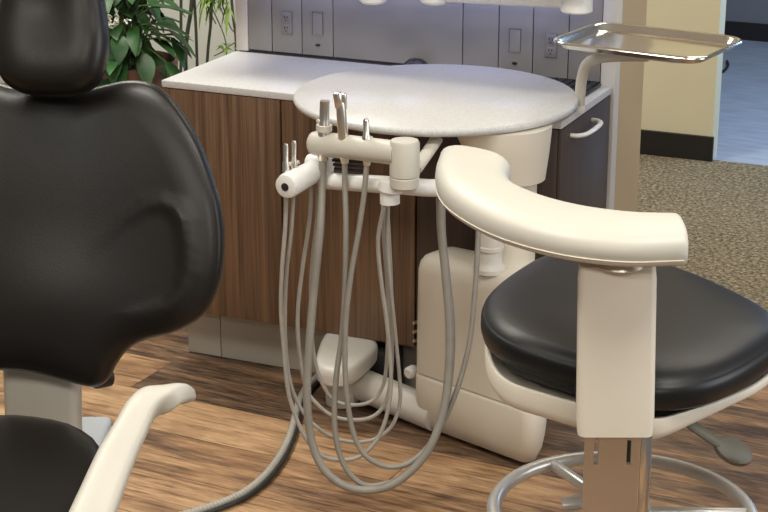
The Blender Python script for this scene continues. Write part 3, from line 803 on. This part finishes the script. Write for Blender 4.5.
obj('headrest_bar', tube([bk(0)(hx, onback(51, 150)[1], -.03), bk(0)(hx, onback(51, 110)[1], -.035), bk(0)(hx, onback(51, 60)[1], -.02), bk(HO)(hx, hcen[1], -.025)], .02, 12, 5, flat=.5), 'dark', chair)
# lift arm behind and below
la0, la1 = at(44, 430, 2.76), at(44, 340, 2.80)
hw_ = (at(83, 400, 2.77).x - at(5, 400, 2.77).x) / 2
bm = bmesh.new(); rings = []
for k in range(8):
    t_ = k / 7; mid = la0.lerp(la1, t_) ; mid.z = .40 + (.78 - .40) * t_; mid.y = 2.74 + .07 * t_
    mid.x = la0.x + .0
    w_ = hw_ * (1.0 - .06 * (1 - t_))
    rings.append([bm.verts.new(mid - K0 + rt * x_ - fw * y_) for x_, y_ in rrect(-w_, w_, -.02, .03, .014, 4)])
for a, b_ in zip(rings, rings[1:]):
    for k in range(len(a)): bm.faces.new((a[k], a[(k + 1) % len(a)], b_[(k + 1) % len(a)], b_[k]))
bm.faces.new(rings[0][::-1]); bm.faces.new(rings[-1])
obj('lift_arm', bm, 'cream', chair)
# seat
zseat = .52
sr = [(18, 412), (57, 417), (79, 424), (96, 436), (103, 452), (108, 490), (118, 530), (128, 580), (134, 660), (130, 760), (108, 850), (60, 880)]
spt = [on(x, y, zseat + .02) for x, y in sr]
sc0 = on(18, 640, zseat + .02)
loc_ = [((p - sc0).dot(rt), (p - sc0).dot(fw)) for p in spt]
x0_ = loc_[0][0]
rloc = [(x - x0_, y) for x, y in loc_]; rloc[0] = (0, rloc[0][1]); rloc[-1] = (0, rloc[-1][1])
sout = [(x + x0_, y) for x, y in rloc] + [(-x + x0_, y) for x, y in rloc[-2:0:-1]]
def sframe(x, y, h): return sc0 - K0 + rt * x + fw * y + Vector((0, 0, h))
seat_o = obj('seat', cushion(sout, (x0_, 0), [(.05, -.09), (.02, -.085), (.004, -.07), (0, -.045), (0, -.02), (.004, -.006), (.012, .0), (.03, .004), (.05, .006), (.08, .008), (.14, .008), (.2, .008)], None, 100, sframe), 'leather', chair, sharp=60)
# armrest at picture right: a flat curved beam that rises from the seat side
arm_px = [(186, 389, .655, 2.50), (176, 384.5, .668, 2.47), (162, 385.5, .675, 2.44), (146, 398, .672, 2.41), (131, 426, .655, 2.37), (116, 455, .63, 2.33), (102, 488, .60, 2.285), (90, 518, .57, 2.245), (78, 555, .53, 2.20), (66, 600, .47, 2.15)]
ap = catmull([at(x, y, Y) - K0 for x, y, z_, Y in arm_px], 6)
wr = [.014, .0185, .0205, .023, .026, .029, .031, .033, .034, .035]
wr2 = []
for a, b_ in zip(wr, wr[1:]):
    for k in range(6): wr2.append(a + (b_ - a) * k / 6)
wr2.append(wr[-1])
bm = bmesh.new(); rings = []
N = len(ap)
d_ = (ap[0] - ap[1]).normalized(); ap.insert(0, ap[0] + d_ * .004); wr2.insert(0, .005); N += 1
for i in range(N):
    t_ = (ap[min(i + 1, N - 1)] - ap[max(i - 1, 0)]).normalized()
    side = Vector((.93, .36, 0)); side = (side - t_ * t_.dot(side)).normalized(); nn = side.cross(t_).normalized()
    if nn.z < 0: nn = -nn
    w_ = wr2[i]; ring = []
    hgt = .022 * min(1, .48 + i / 30)
    for k in range(20):
        an = 2 * PI * k / 20; cx, sz = math.cos(an), math.sin(an)
        ring.append(bm.verts.new(ap[i] + side * (math.copysign(abs(cx) ** .6, cx) * w_) + nn * (math.copysign(abs(sz) ** .6, sz) * hgt - hgt)))
    rings.append(ring)
for a, b_ in zip(rings, rings[1:]):
    for k in range(20): bm.faces.new((a[k], a[(k + 1) % 20], b_[(k + 1) % 20], b_[k]))
bm.faces.new(rings[0][::-1]); bm.faces.new(rings[-1])
obj('armrest', bm, 'cream', chair, sharp=60)
# base: pump cover, swivel plate and support below the seat
cp = at(97, 428, 3.0)
bm = bmesh.new()
box(bm, -.30, .145, -.22, .16, .0, .10, bev=.03, seg=3)
o = obj('floor_base', bm, 'bluewhite', chair, Vector((cp.x, 2.86, .001)) - K0)
pc = at(112, 415, 2.96)
bm = bmesh.new(); box(bm, -.10, 0, -.24, 0, .08 - pc.z, 0, bev=.010, seg=3)
o2_ = obj('pump_cover', bm, 'bluewhite', chair, pc - K0); o2_['label'] = 'cool white pump cover'
sx_ = sframe(x0_, .0, 0)
bm = bmesh.new(); box(bm, -.13, .13, -.30, .30, -.17, -.085, bev=.02)
o3 = obj('seat_frame', bm, 'cream', chair, sx_); o3.rotation_euler = (0, 0, math.atan2(rt.y, rt.x))
bm = bmesh.new(); box(bm, -.10, .10, -.02, .30, -.40, -.16, bev=.02)
o4 = obj('seat_support', bm, 'cream', chair, sx_); o4.rotation_euler = (0, 0, math.atan2(rt.y, rt.x))
bm = rod(at(94, 379, 2.80) - K0, at(110, 376, 2.82) - K0, .018); obj('recline_knob', bm, 'dark', chair)

# ------------------------------------------------------------------ plants
def leaf(bm, base, dirv, L, w, droop=.5, roll=0.0, fold=.25, n=7):
    dirv = Vector(dirv).normalized()
    side = dirv.cross(Vector((0, 0, 1)))
    side = side.normalized() if side.length > 1e-3 else Vector((1, 0, 0))
    nrm = side.cross(dirv).normalized()
    side, nrm = side * math.cos(roll) + nrm * math.sin(roll), nrm * math.cos(roll) - side * math.sin(roll)
    rows = []; p = Vector(base); d_ = dirv.copy()
    for i in range(n + 1):
        t_ = i / n
        ww = w * (math.sin(PI * min(1, t_ * .93 + .05)) ** .8) * (1.15 - .55 * t_) * .5
        rows.append([p - side * ww + nrm * ww * fold, p.copy(), p + side * ww + nrm * ww * fold])
        d_ = (d_ + Vector((0, 0, -1)) * droop / n).normalized(); p = p + d_ * (L / n)
    vs = [[bm.verts.new(q_) for q_ in r_] for r_ in rows]
    lo = [[bm.verts.new(q_ - nrm * .0008) for q_ in r_] for r_ in rows]
    for a, b_ in zip(vs, vs[1:]):
        for k in range(2): bm.faces.new((a[k], a[k + 1], b_[k + 1], b_[k]))
    for a, b_ in zip(lo, lo[1:]):
        for k in range(2): bm.faces.new((b_[k], b_[k + 1], a[k + 1], a[k]))
    for a, b_, c_, d2 in [(vs[i], vs[i + 1], lo[i], lo[i + 1]) for i in range(n)]:
        bm.faces.new((a[0], b_[0], d2[0], c_[0])); bm.faces.new((a[2], c_[2], d2[2], b_[2]))

PX = at(124, 60, 5.25)
pot_top = PX.z - .0
plant = thing('potted_plant', 'bushy broad-leaved plant in a brown pot behind the dental chair', 'plant', (PX.x, 5.25, 0))
hz = pot_top
obj('pot', lathe([(0, .001), (.115, .001), (.12, .01), (.155, hz - .03), (.163, hz - .028), (.165, hz), (.155, hz + .002), (.15, hz - .03), (0, hz - .03)], 40), 'pot', plant)
obj('soil', lathe([(0, hz - .045), (.149, hz - .045), (.149, hz - .024), (.08, hz - .018), (0, hz - .016)], 30), 'soil', plant)
rnd = random.Random(11)
fb, sb_ = bmesh.new(), bmesh.new()
for i in range(95):
    an = rnd.uniform(0, 2 * PI); rad = rnd.uniform(.02, .17) ; zz = hz + rnd.uniform(.0, .26) * (1.15 - rad * 2.2)
    if math.cos(an) > .2: rad *= .7
    root = Vector((.05 * math.cos(an), .05 * math.sin(an), hz - .02))
    tip = Vector((rad * math.cos(an), rad * math.sin(an), zz + .02))
    sweep(sb_, catmull([root, root.lerp(tip, .55) + Vector((0, 0, .05)), tip], 3), .0026, 5)
    leaf(fb, tip, (math.cos(an + rnd.uniform(-.5, .5)), math.sin(an + rnd.uniform(-.5, .5)), rnd.uniform(-.5, .35)), rnd.uniform(.075, .125), rnd.uniform(.045, .068), rnd.uniform(.5, 1.6), rnd.uniform(-.5, .5))
# the long drooping spray at picture right and the leaf at the top edge
for (x, y, dx, dy, dz, L, w) in ((150, 24, .9, -.2, .0, .13, .06), (168, 30, .9, -.1, -.6, .12, .055), (172, 38, .5, -.3, -.9, .10, .05), (178, 44, .9, -.2, -.6, .06, .035), (140, 6, 1, -.1, .12, .16, .05), (150, 8, 1, -.2, .18, .14, .045), (112, 42, .1, -.8, -.8, .14, .07), (144, 54, .2, -.8, -.7, .115, .062), (122, 58, -.1, -.9, -.8, .14, .06), (108, 66, -.2, -.8, -.8, .13, .07), (166, 62, .6, -.5, -.6, .09, .05)):
    b_ = at(x, y, 5.12) - Vector((PX.x, 5.25, 0))
    sweep(sb_, catmull([Vector((0, 0, hz - .02)), b_ * .5 + Vector((0, 0, hz * .5 + .04)), b_], 4), .0028, 5)
    leaf(fb, b_, (dx, dy, dz), L, w, .5, 0, .2)
obj('stems', sb_, 'stem', plant); obj('foliage', fb, 'leaf', plant)
wf = bmesh.new()
for k in range(16):
    b_ = at(rnd.gauss(116, 5), rnd.gauss(20, 4), 5.05) - Vector((PX.x, 5.25, 0))
    leaf(wf, b_, (rnd.uniform(-1, 1), -.6, rnd.uniform(-.3, 1)), .024, .016, .3, rnd.uniform(-1, 1), .2, 4)
obj('blossom', wf, 'leaf_white', plant)
br2 = tube([at(x, y, 5.2) - Vector((PX.x, 5.25, 0)) for x, y in ((140, 40), (150, 25), (158, 20), (168, 18), (180, 22))], .003, 6, 5)
obj('branch', br2, 'cane', plant)

CXp = at(205, 60, 5.55)
cane = thing('cane_plant', 'tall plant with thin dark canes and drooping narrow leaves behind the counter', 'plant', (CXp.x, 5.55, 0))
obj('pot', lathe([(0, .001), (.10, .001), (.105, .01), (.13, .26), (.138, .262), (.138, .28), (.128, .28), (.125, .25), (0, .25)], 36), 'pot', cane)
obj('soil', lathe([(0, .235), (.124, .235), (.124, .255), (0, .262)], 24), 'soil', cane)
fb = bmesh.new()
canes = [[(181, -30), (181, 20), (181, 60), (181, 85)], [(193, -25), (191, 10), (187, 36), (186, 70)], [(194, -5), (196, 30), (197, 60), (198, 80)], [(212, -20), (211, 20), (208, 50), (207, 80)], [(230, -20), (233, 15), (236, 40), (235, 70)]]
for ci, c_ in enumerate(canes):
    Yc = 5.45 + .04 * ci
    pts = [at(x, y, Yc) - Vector((CXp.x, 5.55, 0)) for x, y in c_]
    root = Vector((-.05 + .025 * ci, -.03 + .015 * ci, .25))
    obj('cane', tube(pts + [root.lerp(pts[-1], .4), root], .0065 if ci == 1 else .0048, 8, 5), 'cane', cane)
for k in range(36):
    b_ = at(rnd.uniform(204, 230), rnd.uniform(-22, 6), 5.5) - Vector((CXp.x, 5.55, 0))
    leaf(fb, b_, (rnd.uniform(-.6, .6), rnd.uniform(-.7, .1), rnd.uniform(-.6, .5)), rnd.uniform(.06, .11), rnd.uniform(.009, .015), rnd.uniform(1.2, 2.4), rnd.uniform(-.4, .4), .3)
for k in range(9):
    b_ = at(rnd.uniform(216, 236), rnd.uniform(42, 54), 5.5) - Vector((CXp.x, 5.55, 0))
    leaf(fb, b_, (rnd.uniform(-.8, .8), -.5, rnd.uniform(-.2, .6)), rnd.uniform(.03, .05), .012, .8, 0, .2, 4)
obj('foliage', fb, 'leaf_light', cane)
tw = bmesh.new()
for pts in (((212, 8), (222, 30), (226, 44), (227, 62)), ((236, 42), (228, 47), (222, 52), (214, 56)), ((205, 0), (212, 16), (216, 24)), ((222, 4), (230, 26), (234, 32))):
    sweep(tw, catmull([at(x, y, 5.5) - Vector((CXp.x, 5.55, 0)) for x, y in pts], 5), .002, 5)
obj('twig', tw, 'stem', cane)

# cable on the floor of the next room
cb = obj('cable', tube([on(x, y, .006) for x, y in ((712, 73), (719, 73.5), (725, 70), (728, 65), (727, 61))], .006, 8, 6), 'dark')
tag(cb, 'short black cable curl on the pale floor beyond the cream wall', 'cable')

# ------------------------------------------------------------------ light
def area(name, loc, size, power, colr=(1, .962, .875), rot=(0, 0, 0), sy=None):
    l = bpy.data.lights.new(name, 'AREA'); l.energy = power; l.color = colr
    l.shape = 'RECTANGLE'; l.size = size; l.size_y = sy or size
    o = bpy.data.objects.new(name, l); col.objects.link(o); o.location = loc; o.rotation_euler = rot; return o
area('ceiling_lamp', (-.9, 2.4, 2.66), 1.2, 42, sy=.6)
area('ceiling_lamp', (.9, 1.9, 2.66), 1.2, 30, sy=.6)
area('ceiling_lamp', (-.9, 4.9, 2.66), 1.2, 58, sy=.6)
area('ceiling_lamp', (1.5, 5.0, 2.66), 1.2, 24, (1, .92, .78), sy=.6)
area('ceiling_lamp', (.6, -.9, 2.66), 1.2, 62, sy=.6)
area('ceiling_lamp', (-1.2, -.2, 2.66), 1.2, 40, sy=.6)
area('window_daylight', (2.7, 2.3, 1.55), 1.4, 32, (.92, .96, 1), (0, R(90), R(8)), 1.5)
l = area('shelf_lamp', W(.52, .33, 1.0), .9, .62, (.52, .58, 1), (0, 0, YAW), .03)
area('hallway_lamp', W(2.1, 2.95, 1.5), 1.0, 30, (.42, .65, 1), (0, R(40), YAW))
w = bpy.data.worlds.new('room'); sc.world = w; w.use_nodes = True
w.node_tree.nodes['Background'].inputs['Color'].default_value = (1, .97, .93, 1)
w.node_tree.nodes['Background'].inputs['Strength'].default_value = .16

cam = bpy.data.cameras.new('camera'); co_ = bpy.data.objects.new('camera', cam); col.objects.link(co_)
co_.location = (0, 0, H); co_.rotation_euler = (PI / 2 - TILT, 0, 0)
cam.sensor_width = 36; cam.lens = 36 * F / 768; cam.clip_start = .05
sc.camera = co_
vs = sc.view_settings
sc.display_settings.display_device = 'sRGB'
vs.view_transform = 'Standard'; vs.look = 'None'; vs.exposure = 0.0; vs.gamma = 1; vs.use_curve_mapping = False
